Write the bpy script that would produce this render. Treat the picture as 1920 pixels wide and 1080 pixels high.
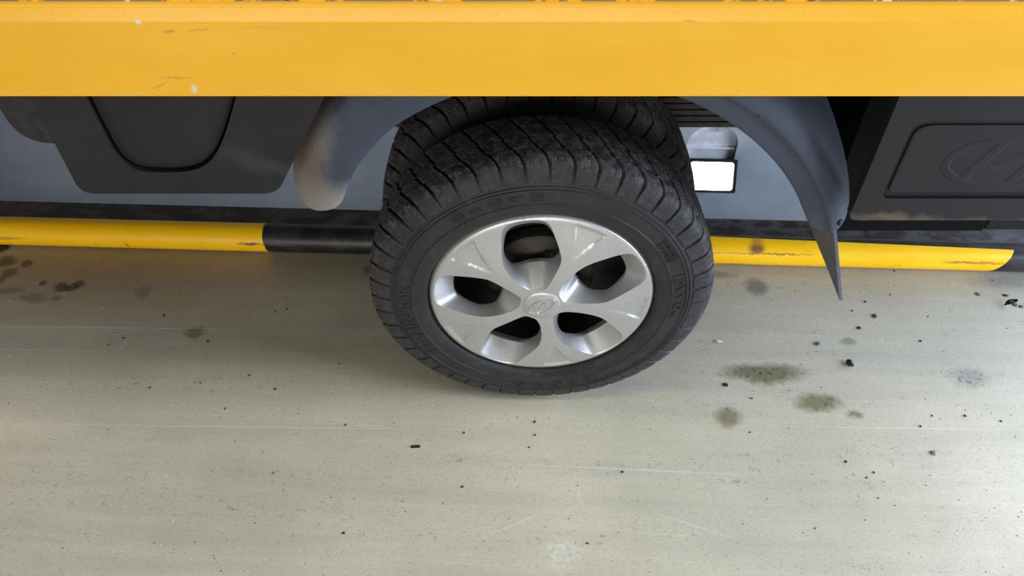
import bpy, bmesh, math, random
from mathutils import Vector, Matrix
from mathutils.geometry import delaunay_2d_cdt
random.seed(7)
for o in list(bpy.data.objects): bpy.data.objects.remove(o)
SC = bpy.context.scene
COL = SC.collection
R = math.radians
# ------------------------------------------------------------------ camera, sky, lights, exposure
CAM_H = 1.242
cd = bpy.data.cameras.new('camera'); cam = bpy.data.objects.new('camera', cd); COL.objects.link(cam)
cam.location = (0, 0, CAM_H); cam.rotation_euler = (R(90-46.5), 0, 0)
cd.sensor_fit = 'HORIZONTAL'; cd.sensor_width = 36; cd.lens = 1450/1920*36; cd.clip_start = .01
SC.camera = cam
W = bpy.data.worlds.new('overcast'); SC.world = W; W.use_nodes = True
bg = W.node_tree.nodes['Background']; bg.inputs[0].default_value = (1.0, .965, .90, 1); bg.inputs[1].default_value = .22
def area(name, loc, target, size, energy, col):
    l = bpy.data.lights.new(name, 'AREA'); l.shape = 'RECTANGLE'; l.size, l.size_y = size; l.energy = energy; l.color = col
    o = bpy.data.objects.new(name, l); COL.objects.link(o); o.location = loc
    o.rotation_euler = (Vector(target)-Vector(loc)).to_track_quat('-Z', 'Y').to_euler()
    return o
# daylight through the open bay door on the right, and through the windows behind the photographer
area('bay_door_daylight', (2.9, 1.0, .95), (.9, .8, 0), (3.0, 1.7), 365, (.65, .78, 1.0))
area('front_window_daylight', (-.5, -3.2, .95), (0, .9, .4), (4.4, 1.5), 102, (1, .965, .91))
area('ceiling_lights', (-.8, .18, 4.0), (-.8, .18, 0), (5.0, .8), 80, (1, .97, .90))
SC.view_settings.view_transform = 'Standard'; SC.view_settings.look = 'None'
SC.view_settings.gamma = 1; SC.view_settings.use_curve_mapping = False
SC.view_settings.exposure = 0.0

# ------------------------------------------------------------------ node helpers
def lin(c):
    return tuple(((v/255)/12.92 if v/255 <= .04045 else ((v/255+.055)/1.055)**2.4) for v in c)+(1,)
class NT:
    def __init__(s, name, rough=.5, metal=0., spec=.5):
        s.m = bpy.data.materials.new(name); s.m.use_nodes = True; s.t = s.m.node_tree
        s.b = s.t.nodes['Principled BSDF']; s.b.inputs['Roughness'].default_value = rough
        s.b.inputs['Metallic'].default_value = metal; s.b.inputs['Specular IOR Level'].default_value = spec
        s._pos = None
    def n(s, kind, **k):
        nd = s.t.nodes.new(kind)
        for a, v in k.items(): setattr(nd, a, v)
        return nd
    def put(s, sock, v):
        if isinstance(v, bpy.types.NodeSocket): s.t.links.new(v, sock)
        elif isinstance(v, (tuple, list)) and len(v) == 3 and sock.type == 'RGBA': sock.default_value = tuple(v)+(1,)
        else: sock.default_value = v
    def pos(s):
        if s._pos is None: s._pos = s.n('ShaderNodeNewGeometry').outputs['Position']
        return s._pos
    def obj(s): return s.n('ShaderNodeTexCoord').outputs['Object']
    def mathn(s, op, a, b=0., c=0., clamp=False):
        nd = s.n('ShaderNodeMath', operation=op, use_clamp=clamp)
        s.put(nd.inputs[0], a); s.put(nd.inputs[1], b); s.put(nd.inputs[2], c); return nd.outputs[0]
    def xyz(s, v):
        nd = s.n('ShaderNodeSeparateXYZ'); s.put(nd.inputs[0], v); return nd.outputs
    def mapn(s, v, loc=(0, 0, 0), rot=(0, 0, 0), sc=(1, 1, 1)):
        nd = s.n('ShaderNodeMapping'); s.put(nd.inputs[0], v); nd.inputs[1].default_value = loc
        nd.inputs[2].default_value = rot; nd.inputs[3].default_value = sc; return nd.outputs[0]
    def noise(s, v, scale, detail=4, rough=.55, dist=0., col=False):
        nd = s.n('ShaderNodeTexNoise'); s.put(nd.inputs['Vector'], v); nd.inputs['Scale'].default_value = scale
        nd.inputs['Detail'].default_value = detail; nd.inputs['Roughness'].default_value = rough
        nd.inputs['Distortion'].default_value = dist
        return nd.outputs['Color' if col else 'Fac']
    def voro(s, v, scale, out='Distance'):
        nd = s.n('ShaderNodeTexVoronoi'); s.put(nd.inputs['Vector'], v); nd.inputs['Scale'].default_value = scale
        return nd.outputs[out]
    def ramp(s, f, a, b, lo=0., hi=1.):
        nd = s.n('ShaderNodeMapRange'); nd.clamp = True; s.put(nd.inputs[0], f)
        nd.inputs[1].default_value = a; nd.inputs[2].default_value = b; nd.inputs[3].default_value = lo; nd.inputs[4].default_value = hi
        return nd.outputs[0]
    def mix(s, f, a, b):
        nd = s.n('ShaderNodeMix', data_type='RGBA'); s.put(nd.inputs[0], f); s.put(nd.inputs[6], a); s.put(nd.inputs[7], b)
        return nd.outputs[2]
    def vadd(s, a, b, op='ADD', scale=None):
        nd = s.n('ShaderNodeVectorMath', operation=op); s.put(nd.inputs[0], a)
        if scale is not None: nd.inputs['Scale'].default_value = scale
        else: s.put(nd.inputs[1], b)
        return nd.outputs[0]
    def blob(s, v, cx, cy, rx, ry, rot=0., soft=.35, plane='XY'):
        """1 inside an ellipse with a soft edge (v: already distorted position)"""
        if plane == 'XY': loc, r3, s3 = (cx, cy, 0), (0, 0, rot), (rx, ry, 1e6)
        else: loc, r3, s3 = (cx, 0, cy), (0, -rot, 0), (rx, 1e6, ry)
        nd = s.n('ShaderNodeMapping', vector_type='TEXTURE'); s.put(nd.inputs[0], v)
        nd.inputs[1].default_value = loc; nd.inputs[2].default_value = r3; nd.inputs[3].default_value = s3
        L = s.n('ShaderNodeVectorMath', operation='LENGTH'); s.put(L.inputs[0], nd.outputs[0])
        return s.ramp(L.outputs['Value'], 1+soft, 1-soft)
    def color(s, c): s.put(s.b.inputs['Base Color'], c)
    def bump(s, h, strength=.2, dist=.002):
        nd = s.n('ShaderNodeBump'); nd.inputs['Strength'].default_value = strength; nd.inputs['Distance'].default_value = dist
        s.put(nd.inputs['Height'], h); s.put(s.b.inputs['Normal'], nd.outputs[0])

# ------------------------------------------------------------------ pixel -> place (for positions read off the photograph)
_f = Vector((0, math.cos(R(46.5)), -math.sin(R(46.5)))); _u = Vector((0, math.sin(R(46.5)), math.cos(R(46.5)))); _r = Vector((1, 0, 0))
def on_floor(x, y, z=0.):
    d = _r*((x-960)/1450)-_u*((y-540)/1450)+_f
    t = (z-CAM_H)/d.z
    return d.x*t, d.y*t
def on_plane(x, y, Y):
    d = _r*((x-960)/1450)-_u*((y-540)/1450)+_f
    t = Y/d.y
    return d.x*t, d.z*t+CAM_H

# ------------------------------------------------------------------ mesh helpers
def link(name, me, mat=None, parent=None, smooth=None):
    o = bpy.data.objects.new(name, me); COL.objects.link(o)
    if mat is not None and not me.materials: me.materials.append(mat)
    if parent is not None: o.parent = parent
    if smooth is not None:
        me.polygons.foreach_set('use_smooth', [True]*len(me.polygons))
        if smooth < 180: me.set_sharp_from_angle(angle=R(smooth))
    return o
def mesh(name, V, F):
    me = bpy.data.meshes.new(name); me.from_pydata([tuple(v) for v in V], [], F); me.validate(); me.update()
    bm = bmesh.new(); bm.from_mesh(me); bmesh.ops.recalc_face_normals(bm, faces=bm.faces); bm.to_mesh(me); bm.free()
    return me
def join(*parts):
    V, F = [], []
    for v, f in parts:
        k = len(V); V += list(v); F += [tuple(i+k for i in q) for q in f]
    return V, F
def box(x0, x1, y0, y1, z0, z1):
    V = [(x, y, z) for x in (x0, x1) for y in (y0, y1) for z in (z0, z1)]
    return V, [(0, 1, 3, 2), (4, 6, 7, 5), (0, 4, 5, 1), (2, 3, 7, 6), (0, 2, 6, 4), (1, 5, 7, 3)]
def bev(o, w, seg=2, ang=35):
    m = o.modifiers.new('bevel', 'BEVEL'); m.width = w; m.segments = seg; m.limit_method = 'ANGLE'; m.angle_limit = R(ang)
    return o
def lathe(prof, n=128, closed=False, a0=0., a1=360.):
    """prof [(r, y)] turned about the Y axis"""
    full = abs(a1-a0-360) < 1e-6; V, F = [], []; k = len(prof); m = n if full else n+1
    for i in range(m):
        a = R(a0+(a1-a0)*i/n); c, s = math.cos(a), math.sin(a)
        V += [(r*c, y, r*s) for r, y in prof]
    for i in range(n):
        j = (i+1) % m
        for q in range(k if closed else k-1):
            p = (q+1) % k
            F.append((i*k+q, i*k+p, j*k+p, j*k+q))
    return V, F
def crom(P, n=6, closed=True):
    out = []; N = len(P)
    for i in range(N if closed else N-1):
        if closed: a, b, c, d = P[i-1], P[i], P[(i+1) % N], P[(i+2) % N]
        else: a, b, c, d = P[max(i-1, 0)], P[i], P[i+1], P[min(i+2, N-1)]
        for j in range(n):
            t = j/n
            out.append(tuple(.5*(2*B+(-A+C)*t+(2*A-5*B+4*C-D)*t*t+(-A+3*B-3*C+D)*t**3) for A, B, C, D in zip(a, b, c, d)))
    if not closed: out.append(tuple(P[-1]))
    return out
def rounded(P, rad, n=6):
    """polygon with rounded corners; rad one value or one per corner"""
    out = []; N = len(P)
    for i in range(N):
        r = rad[i] if isinstance(rad, (list, tuple)) else rad
        p = Vector(P[i]); a = (Vector(P[i-1])-p); b = (Vector(P[(i+1) % N])-p)
        r = min(r, a.length*.49, b.length*.49)
        if r < 1e-5: out.append(tuple(p)); continue
        A = p+a.normalized()*r; B = p+b.normalized()*r
        for j in range(n+1):
            t = j/n; out.append(tuple(A*(1-t)**2+p*2*t*(1-t)+B*t*t))
    return out
def inside(p, poly):
    x, y = p; c = False; j = len(poly)-1
    for i in range(len(poly)):
        if (poly[i][1] > y) != (poly[j][1] > y) and x < (poly[j][0]-poly[i][0])*(y-poly[i][1])/(poly[j][1]-poly[i][1])+poly[i][0]: c = not c
        j = i
    return c
def cdt(outer, holes=(), extra=(), lines=()):
    V, E = [], []
    for L in (outer,)+tuple(holes):
        k = len(V); V += [Vector(p) for p in L]; E += [(k+i, k+(i+1) % len(L)) for i in range(len(L))]
    for L in lines:
        k = len(V); V += [Vector(p) for p in L]; E += [(k+i, k+i+1) for i in range(len(L)-1)]
    V += [Vector(p) for p in extra]
    v, e, f, *_ = delaunay_2d_cdt(V, E, [], 0, 1e-6)
    keep = []
    for t in f:
        c = sum((v[i] for i in t), Vector((0, 0)))/len(t)
        if inside(c, outer) and not any(inside(c, h) for h in holes): keep.append(tuple(t))
    return [tuple(p) for p in v], keep
def plate(outer, holes, y0, th):
    """flat plate in XZ, front face at y0, th deep"""
    v, f = cdt(outer, holes)
    V = [(p[0], y0, p[1]) for p in v]+[(p[0], y0+th, p[1]) for p in v]; n = len(v)
    F = list(f)+[tuple(reversed([i+n for i in t])) for t in f]
    cnt = {}
    for t in f:
        for i in range(3):
            a, b = t[i], t[(i+1) % 3]; cnt.setdefault((min(a, b), max(a, b)), []).append((a, b))
    for L in cnt.values():
        if len(L) == 1:
            a, b = L[0]; F.append((b, a, a+n, b+n))
    return V, F
def tube(P, r, n=8):
    V, F = [], []; N = len(P)
    for i, p in enumerate(P):
        t = (Vector(P[min(i+1, N-1)])-Vector(P[max(i-1, 0)])).normalized()
        a = t.orthogonal().normalized() if i == 0 else (pa-t*pa.dot(t)).normalized()
        pa = a; b = t.cross(a)
        V += [tuple(Vector(p)+(a*math.cos(2*math.pi*k/n)+b*math.sin(2*math.pi*k/n))*r) for k in range(n)]
    for i in range(N-1):
        for k in range(n): F.append((i*n+k, i*n+(k+1) % n, (i+1)*n+(k+1) % n, (i+1)*n+k))
    F.append(tuple(range(n))); F.append(tuple((N-1)*n+k for k in reversed(range(n))))
    return V, F
def ribbon(P, w, h, f, closed=False, top=.55):
    """raised stroke along 2D points; f(u, v, height) -> 3D"""
    V, F = [], []; N = len(P)
    for i, p in enumerate(P):
        a = Vector(P[i-1] if (closed or i) else P[0]); b = Vector(P[(i+1) % N] if (closed or i < N-1) else P[-1])
        t = (b-a).normalized(); nn = Vector((-t.y, t.x)); p = Vector(p)
        ww = w[i] if isinstance(w, (list, tuple)) else w
        for s, hh in ((.5, 0), (.5*top, h), (-.5*top, h), (-.5, 0)):
            q = p+nn*ww*s; V.append(f(q.x, q.y, hh))
    for i in range(N if closed else N-1):
        j = (i+1) % N
        for k in range(3): F.append((i*4+k, i*4+k+1, j*4+k+1, j*4+k))
    if not closed: F += [(0, 1, 2, 3), tuple((N-1)*4+k for k in (3, 2, 1, 0))]
    return V, F
def tag(o, label, cat, group=None):
    o['label'] = label; o['category'] = cat
    if group: o['group'] = group
    return o
def struct(name, me, mat, parent=None):
    o = link(name, me, mat, parent); o['kind'] = 'structure'; return o

# ------------------------------------------------------------------ materials
def m_floor():
    m = NT('painted_concrete', .42, spec=.45); p = m.pos()
    q = m.mapn(p, rot=(0, 0, R(2.2)))
    big = m.noise(q, 2.2, 5, .6); mid = m.noise(q, 9, 6, .65, .4)
    streak = m.noise(m.mapn(q, sc=(1.0, 13, 1)), 1.8, 6, .7)
    fine = m.noise(m.mapn(q, sc=(1, 2.6, 1)), 120, 5, .75)
    c = m.mix(m.ramp(big, .35, .68), lin((175, 170, 150)), lin((195, 189, 169)))
    c = m.mix(m.ramp(streak, .40, .72, 0, .36), c, lin((146, 142, 134)))
    c = m.mix(m.ramp(mid, .52, .74, 0, .35), c, lin((176, 168, 146)))
    c = m.mix(m.ramp(fine, .53, .72, 0, .58), c, lin((112, 107, 98)))
    c = m.mix(m.ramp(m.noise(q, 310, 2, .5), .60, .72, 0, .5), c, lin((126, 122, 116)))
    # long pale scrapes that run with the pit
    dq = m.vadd(q, m.vadd(m.noise(q, 1.3, 2, col=True), None, 'SCALE', .05))
    sy = m.mapn(dq, sc=(.35, 70, 1)); sn = m.noise(sy, 1.0, 2, .4)
    sm = m.mathn('MULTIPLY', m.ramp(m.mathn('ABSOLUTE', m.mathn('SUBTRACT', sn, .56)), .006, .0, 0, 1), m.ramp(m.noise(m.mapn(q, sc=(1.5, 5, 1)), 1.7, 3), .52, .62))
    c = m.mix(m.mathn('MULTIPLY', sm, .30), c, lin((225, 222, 212)))
    # worn dark chatter marks in bands
    ch = m.noise(m.mapn(q, sc=(1, 1.6, 1)), 60, 4, .7, 1.2); band = m.ramp(m.noise(m.mapn(q, sc=(.5, 7, 1)), 1.5, 3), .50, .62)
    c = m.mix(m.mathn('MULTIPLY', m.ramp(ch, .60, .66, 0, .6), band), c, lin((108, 105, 104)))
    # stains: (px, py, half width px, half height px, colour, strength)
    d = m.vadd(p, m.vadd(m.vadd(m.noise(p, 34, 4, .7, col=True), (.5, .5, .5), 'SUBTRACT'), None, 'SCALE', .035))
    ol = lin((104, 98, 70)); dk = lin((62, 55, 45)); gr = lin((118, 113, 112)); br = lin((142, 116, 76))
    st = [(330, 500, 420, 48, br, .45, .9), (120, 520, 170, 45, br, .25, .9), (2, 463, 16, 8, lin((30, 32, 38)), .9, .3), (680, 505, 90, 36, lin((128, 118, 92)), .4, .8),
          (365, 624, 19, 11, ol, .7, .3), (116, 538, 14, 9, dk, .75, .25), (134, 538, 12, 8, dk, .75, .25), (147, 533, 9, 6, dk, .7, .25),
          (80, 531, 8, 5, dk, .75, .3), (50, 494, 12, 6, dk, .7, .3), (18, 511, 17, 8, dk, .6, .3), (8, 490, 22, 9, dk, .75, .4), (3, 524, 9, 7, dk, .6, .4),
          (60, 558, 26, 8, dk, .42, .5), (104, 561, 10, 5, dk, .45, .3), (268, 547, 15, 10, gr, .6, .4), (690, 506, 9, 10, dk, .45, .3), (15, 546, 28, 6, dk, .4, .5),
          (1432, 700, 70, 17, ol, .85, .35), (1365, 783, 24, 17, ol, .8, .4), (1535, 756, 40, 14, ol, .85, .4), (1603, 778, 12, 8, ol, .75, .4),
          (1590, 640, 13, 8, ol, .55, .35), (1418, 538, 22, 15, gr, .85, .35), (1820, 708, 32, 17, gr, .5, .5), (1345, 515, 30, 6, gr, .6, .5),
          (1880, 530, 60, 10, gr, .4, .6)]
    for (x, y, rx, ry, col, s, soft) in st:
        cx, cy = on_floor(x, y); ex, _ = on_floor(x+rx, y); _, ey = on_floor(x, y-ry)
        c = m.mix(m.mathn('MULTIPLY', m.blob(d, cx, cy, abs(ex-cx), abs(ey-cy), 0, soft), s), c, col)
    # black crumbs trodden into the three big olive stains
    sp = m.ramp(m.noise(p, 95, 3, .6), .57, .64)
    for (x, y, rx, ry) in ((1430, 704, 68, 14), (1550, 762, 24, 12), (1366, 776, 20, 12), (1820, 708, 30, 16)):
        cx, cy = on_floor(x, y); ex, _ = on_floor(x+rx, y); _, ey = on_floor(x, y-ry)
        c = m.mix(m.mathn('MULTIPLY', m.mathn('MULTIPLY', m.blob(d, cx, cy, abs(ex-cx), abs(ey-cy), 0, .4), sp), .8), c, lin((52, 48, 40)))
    # single long pale scratches
    pl = lin((214, 212, 204))
    for (x, y, rx, ry, rot, s_) in ((150, 614, 260, 1.2, -.8, .45), (900, 626, 700, .9, -.5, .28), (60, 656, 130, 1.2, -1., .35), (420, 800, 330, 1.0, -.9, .35), (1180, 880, 170, 1.2, -3., .4), (1700, 803, 200, .9, -1., .35), (960, 985, 60, 1.4, 24, .35), (1300, 985, 60, 1.3, -20, .3), (1090, 940, 22, 1.2, -70, .35)):
        cx, cy = on_floor(x, y); ex, _ = on_floor(x+rx, y); _, ey = on_floor(x, y-ry)
        c = m.mix(m.mathn('MULTIPLY', m.blob(p, cx, cy, abs(ex-cx), abs(ey-cy), R(rot), .6), s_), c, pl)
    # rubbed pale patch
    cx, cy = on_floor(1055, 1036); c = m.mix(m.mathn('MULTIPLY', m.blob(d, cx, cy, .027, .024, 0, .5), m.ramp(m.noise(p, 90, 4), .42, .60, 0, .5)), c, lin((214, 212, 203)))
    m.color(c)
    m.put(m.b.inputs['Roughness'], m.ramp(mid, .3, .7, .36, .52))
    m.bump(m.mathn('ADD', fine, m.mathn('MULTIPLY', mid, .6)), .22, .0016)
    return m.m
def m_yellow(name, chips, base=(218, 161, 26), rough=.34):
    m = NT(name, rough, spec=.45); p = m.pos()
    c = m.mix(m.ramp(m.noise(m.mapn(p, sc=(1, 3, 3)), 3.5, 4), .35, .7), lin(base), lin((min(base[0]+8, 255), base[1]+9, base[2]+16)))
    d = m.vadd(p, m.vadd(m.vadd(m.noise(p, 60, 4, .7, col=True), (.5, .5, .5), 'SUBTRACT'), None, 'SCALE', .012))
    for (x, z, rx, rz, col, s, rot) in chips:
        c = m.mix(m.mathn('MULTIPLY', m.blob(d, x, z, rx, rz, rot, .45, 'XZ'), s), c, lin(col))
    sp = m.ramp(m.noise(m.mapn(p, sc=(1, 1, 1.8)), 95, 2, .5), .735, .76)
    c = m.mix(m.mathn('MULTIPLY', sp, .45), c, lin((150, 105, 40)))
    m.color(c)
    m.bump(m.mathn('ADD', m.noise(p, 420, 2, .5), m.mathn('MULTIPLY', m.noise(m.mapn(p, sc=(1, 1, 3)), 14, 3), 3.)), .25, .0006)
    return m.m
def m_deck():
    m = NT('chipped_deck_paint', .5); p = m.pos()
    n = m.noise(m.mapn(p, sc=(1, 6, 1)), 16, 5, .7)
    c = m.mix(m.ramp(n, .46, .50), lin((232, 172, 40)), lin((120, 105, 92)))
    c = m.mix(m.ramp(m.noise(m.mapn(p, loc=(3, 1, 0), sc=(1, 3, 1)), 42, 3), .64, .67), c, lin((205, 205, 205)))
    c = m.mix(m.ramp(m.noise(m.mapn(p, loc=(7, 1, 0), sc=(1, 3, 1)), 14, 3), .64, .67), c, lin((62, 68, 90)))
    m.color(c); m.bump(n, .5, .002); return m.m
def m_plain(name, c, rough, spec=.5, metal=0., var=.12, scale=40, bump=.12, bscale=260, bd=.0006):
    m = NT(name, rough, metal, spec); p = m.obj()
    a = lin(c); m.color(m.mix(m.ramp(m.noise(p, scale, 4, .6), .35, .7), tuple(v*(1-var) for v in a[:3])+(1,), tuple(min(1, v*(1+var)) for v in a[:3])+(1,)))
    if bump: m.bump(m.noise(p, bscale, 3, .6), bump, bd)
    return m.m
def m_plastic(name, c, dust):
    """dark moulded plastic with grain and patches of dry road dust"""
    m = NT(name, .62, spec=.22); p = m.pos()
    a = lin(c); k = m.mix(m.ramp(m.noise(p, 7, 4), .35, .7), a, tuple(v*1.35 for v in a[:3])+(1,))
    k = m.mix(m.ramp(m.noise(m.mapn(p, rot=(0, .5, 0), sc=(1, 1, 3)), 30, 5, .7), .62, .78, 0, .08), k, lin((120, 114, 108)))
    d = m.vadd(p, m.vadd(m.vadd(m.noise(p, 22, 5, .7, col=True), (.5, .5, .5), 'SUBTRACT'), None, 'SCALE', .045))
    for (x, z, rx, rz, col, s, rot, soft) in dust:
        k = m.mix(m.mathn('MULTIPLY', m.blob(d, x, z, rx, rz, rot, soft, 'XZ'), s), k, lin(col))
    m.color(k); m.bump(m.noise(p, 520, 2, .6), .18, .0005); return m.m
def m_rubber(name, speck):
    m = NT(name, .58, spec=.30); p = m.pos()
    k = m.mix(m.ramp(m.noise(p, 16, 4), .35, .7), lin((35, 35, 38)), lin((45, 44, 47)))
    if speck:
        oc = m.obj(); vm = m.n('ShaderNodeVectorMath', operation='LENGTH'); m.put(vm.inputs[0], m.mapn(oc, sc=(1, 0, 1))); top = m.ramp(vm.outputs['Value'], .274, .287)
        k = m.mix(m.mathn('MULTIPLY', m.ramp(m.noise(p, 75, 5, .75), .42, .66, 0, .75), m.ramp(top, 0, 1, .25, 1)), k, lin((104, 101, 98)))
        v = m.ramp(m.noise(p, 280, 2, .6), .64, .69)
        k = m.mix(m.mathn('MULTIPLY', m.mathn('MULTIPLY', v, m.ramp(m.noise(p, 26, 3), .44, .60)), top), k, lin((205, 202, 196)))
        m.bump(m.mathn('ADD', m.noise(p, 210, 4, .7), v), .75, .0016)
    else:
        k = m.mix(m.ramp(m.noise(p, 38, 5, .7), .55, .75, 0, .3), k, lin((88, 82, 76)))
        m.bump(m.noise(p, 330, 3, .6), .2, .0005)
    m.color(k); return m.m
def m_silver():
    m = NT('silver_hubcap_paint', .36, .62, .5); p = m.obj()
    k = m.mix(m.ramp(m.noise(p, 900, 2, .5), .35, .68), lin((170, 170, 170)), lin((196, 196, 197)))
    m.color(m.mix(m.ramp(m.noise(p, 14, 5, .7), .52, .75, 0, .22), k, lin((150, 146, 136))))
    m.put(m.b.inputs['Roughness'], m.ramp(m.noise(p, 14, 5, .7), .4, .7, .32, .46))
    m.bump(m.noise(p, 900, 2, .5), .10, .0003); return m.m
def m_emit(name, c, s):
    m = NT(name, .3); m.color(c); m.put(m.b.inputs['Emission Color'], c); m.b.inputs['Emission Strength'].default_value = s; return m.m
def m_steel_edge():
    m = NT('worn_black_steel_paint', .40, spec=.55); p = m.pos()
    k = m.mix(m.ramp(m.noise(m.mapn(p, sc=(1, 2, 1)), 13, 6, .7), .47, .56), lin((30, 29, 31)), lin((66, 66, 70)))
    k = m.mix(m.ramp(m.noise(p, 70, 4, .7), .60, .70, 0, .5), k, lin((92, 90, 90)))
    m.color(k); m.bump(m.noise(p, 90, 5, .7), .4, .001); return m.m
PIT_A = R(-2.2); PIT_O = Vector((0, 1.417, 0))
def m_pipe():
    """yellow / black paint in long bands, chipped to brown primer"""
    m = NT('striped_pipe_paint', .40, spec=.4); p = m.obj(); x, y, z = m.xyz(p)
    wob = m.mathn('MULTIPLY', m.mathn('SUBTRACT', m.noise(p, 45, 3), .5), .006)
    xx = m.mathn('ADD', m.mathn('ADD', x, wob), m.mathn('MULTIPLY', z, .15))
    def step(e): return m.mathn('GREATER_THAN', xx, e)
    yel = m.mathn('SUBTRACT', 1, step(-.553))
    # right-hand band starts behind the wheel; its upper edge runs down to the end of the band
    band = m.mathn('MULTIPLY', step(.30), m.mathn('SUBTRACT', 1, m.mathn('GREATER_THAN', m.mathn('ADD', xx, m.mathn('MULTIPLY', z, -.9)), 1.085)))
    ang = m.mathn('SUBTRACT', m.mathn('MULTIPLY', z, 1.), m.mathn('MULTIPLY', y, -1.))          # height + depth along the round
    lim = m.mathn('SUBTRACT', .0395, m.mathn('MULTIPLY', m.mathn('SUBTRACT', xx, .47), .028))
    band = m.mathn('MULTIPLY', band, m.mathn('LESS_THAN', ang, lim))
    yel = m.mathn('MAXIMUM', yel, band)
    yc = m.mix(m.ramp(m.noise(m.mapn(p, sc=(1, 4, 4)), 9, 4), .4, .7), lin((255, 196, 4)), lin((255, 206, 22)))
    yc = m.mix(m.ramp(m.noise(m.mapn(p, sc=(1, 3, 3)), 34, 5, .7), .64, .70, 0, .7), yc, lin((150, 108, 34)))
    yc = m.mix(m.mathn('MULTIPLY', m.ramp(z, -.012, -.03), m.ramp(m.noise(p, 40, 4, .7), .4, .6, 0, .7)), yc, lin((150, 100, 40)))
    bk = m.mix(m.ramp(m.noise(p, 18, 5, .7), .45, .6), lin((28, 27, 28)), lin((48, 47, 49)))
    c = m.mix(yel, bk, yc)
    d = m.vadd(p, m.vadd(m.vadd(m.noise(p, 70, 4, .7, col=True), (.5, .5, .5), 'SUBTRACT'), None, 'SCALE', .014))
    pr = lin((104, 66, 52))
    for (cx, cz, rx, rz, s) in ((-.585, .008, .024, .0030, .95), (-.525, .008, .030, .0025, .7), (.548, .024, .016, .008, .9), (.58, .0165, .085, .0012, .85),
                                (.44, .0165, .03, .0014, .85), (-1.16, .006, .05, .003, .5), (-.87, -.006, .004, .008, .6), (1.0, .009, .04, .003, .7), (1.06, .009, .03, .003, .6), (.50, -.018, .04, .004, .6)):
        c = m.mix(m.mathn('MULTIPLY', m.blob(d, cx, cz, rx, rz, 0, .5, 'XZ'), s), c, pr)
    m.color(c); m.bump(m.noise(m.mapn(p, sc=(1, 2, 2)), 60, 4), .2, .001); return m.m
M_FLOOR = m_floor()
M_WALL = m_plain('blue_grey_pit_paint', (146, 152, 157), .42, .45, var=.10, scale=6, bump=.1, bscale=60)
M_NICHE = m_plain('pale_niche_glare', (222, 222, 224), .28, .6, var=.2, scale=14)  # pale colour stands in for the glare inside the niche
M_PITFLOOR = m_plain('pit_floor_concrete', (82, 84, 84), .7)
M_EDGE = m_steel_edge(); M_PIPE = m_pipe()
M_LIT_EDGE = m_plain('lamp_lit_edge', (190, 175, 155), .35, .6, .5)  # pale colour imitates lamp light on the pit edge
M_RUB = m_rubber('sidewall_rubber', False); M_TREAD = m_rubber('dusty_tread_rubber', True)
M_SIL = m_silver()
M_CHROME = m_plain('polished_emblem_silver', (205, 205, 208), .18, .5, .85, var=.05, bump=0)
M_BLACK = m_plain('black_wheel_steel', (26, 26, 30), .42, .5)
M_DRUM = m_plain('rusty_brake_drum', (46, 40, 34), .6, .4, var=.5, scale=22, bump=.4)
M_WIRE = m_plain('bright_retaining_wire', (190, 190, 195), .25, .5, .9)
M_LEAF = m_plain('dusty_leaf_spring_steel', (58, 54, 50), .6, .4, var=.4, scale=25, bump=.3)
M_CHASSIS = m_plain('black_chassis_paint', (8, 8, 8), .8, .1)
M_CHASSIS2 = m_plain('dark_grey_tank_paint', (26, 26, 25), .7, .15)
M_TANK = m_plain('mottled_undercoat', (44, 44, 45), .62, .4, var=.55, scale=36, bump=.6, bscale=60, bd=.002)
M_GUARD = m_plastic('mudguard_plastic', (54, 60, 72), [(-.305, .586, .040, .13, (142, 132, 122), .85, -.30, .55), (-.27, .501, .085, .035, (138, 132, 126), .8, 0, .6)])
M_SKIRT = m_plastic('side_skirt_plastic', (30, 29, 31), [(-.335, .601, .045, .012, (86, 84, 84), .22, -.4, .8)])
M_COVER = m_plastic('box_cover_plastic', (30, 29, 32), [(.55, .502, .055, .006, (120, 106, 90), .5, 0, .9), (.72, .501, .10, .004, (100, 92, 84), .45, 0, .9)])
M_FLAP = m_plain('mud_flap_rubber', (82, 90, 104), .55, .4, var=.25, scale=30, bump=.3)
M_BOLT = m_plain('dark_bolt_steel', (26, 23, 22), .7, .3, 0.)
M_RAIL = m_yellow('yellow_bed_paint', [
    (-.402, 0.8355, .0026, .0022, (196, 200, 196), .95, 0), (-.372, 0.8235, .006, .002, (176, 128, 60), .8, .2), (-.367, 0.7530, .003, .0045, (190, 196, 180), .95, 0),
    (-.34, 0.8260, .014, .0012, (190, 140, 60), .7, .1), (-.27, 0.8290, .02, .0010, (196, 148, 60), .6, 0), (.022, 0.8010, .010, .020, (224, 168, 44), .5, 0),
    (-.445, 0.7450, .006, .0016, (190, 180, 140), .7, 0), (-.38, 0.7680, .018, .0012, (180, 130, 40), .6, 0), (-.405, 0.7580, .012, .0010, (170, 120, 40), .5, .5),
    (.11, 0.8480, .05, .003, (225, 165, 60), .4, 0), (.19, 0.8370, .006, .001, (160, 100, 50), .7, 0)])
M_DECK = m_deck()
M_LAMP = m_emit('lit_flood_lens', (.93, .96, 1.0, 1), 24)
M_CRUMB = m_plain('black_crumb', (26, 25, 30), .5); M_CRUMB2 = m_plain('slate_leaf_bit', (84, 84, 104), .5); M_PALE = m_plain('pale_stone_grit', (205, 202, 194), .5)

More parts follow.
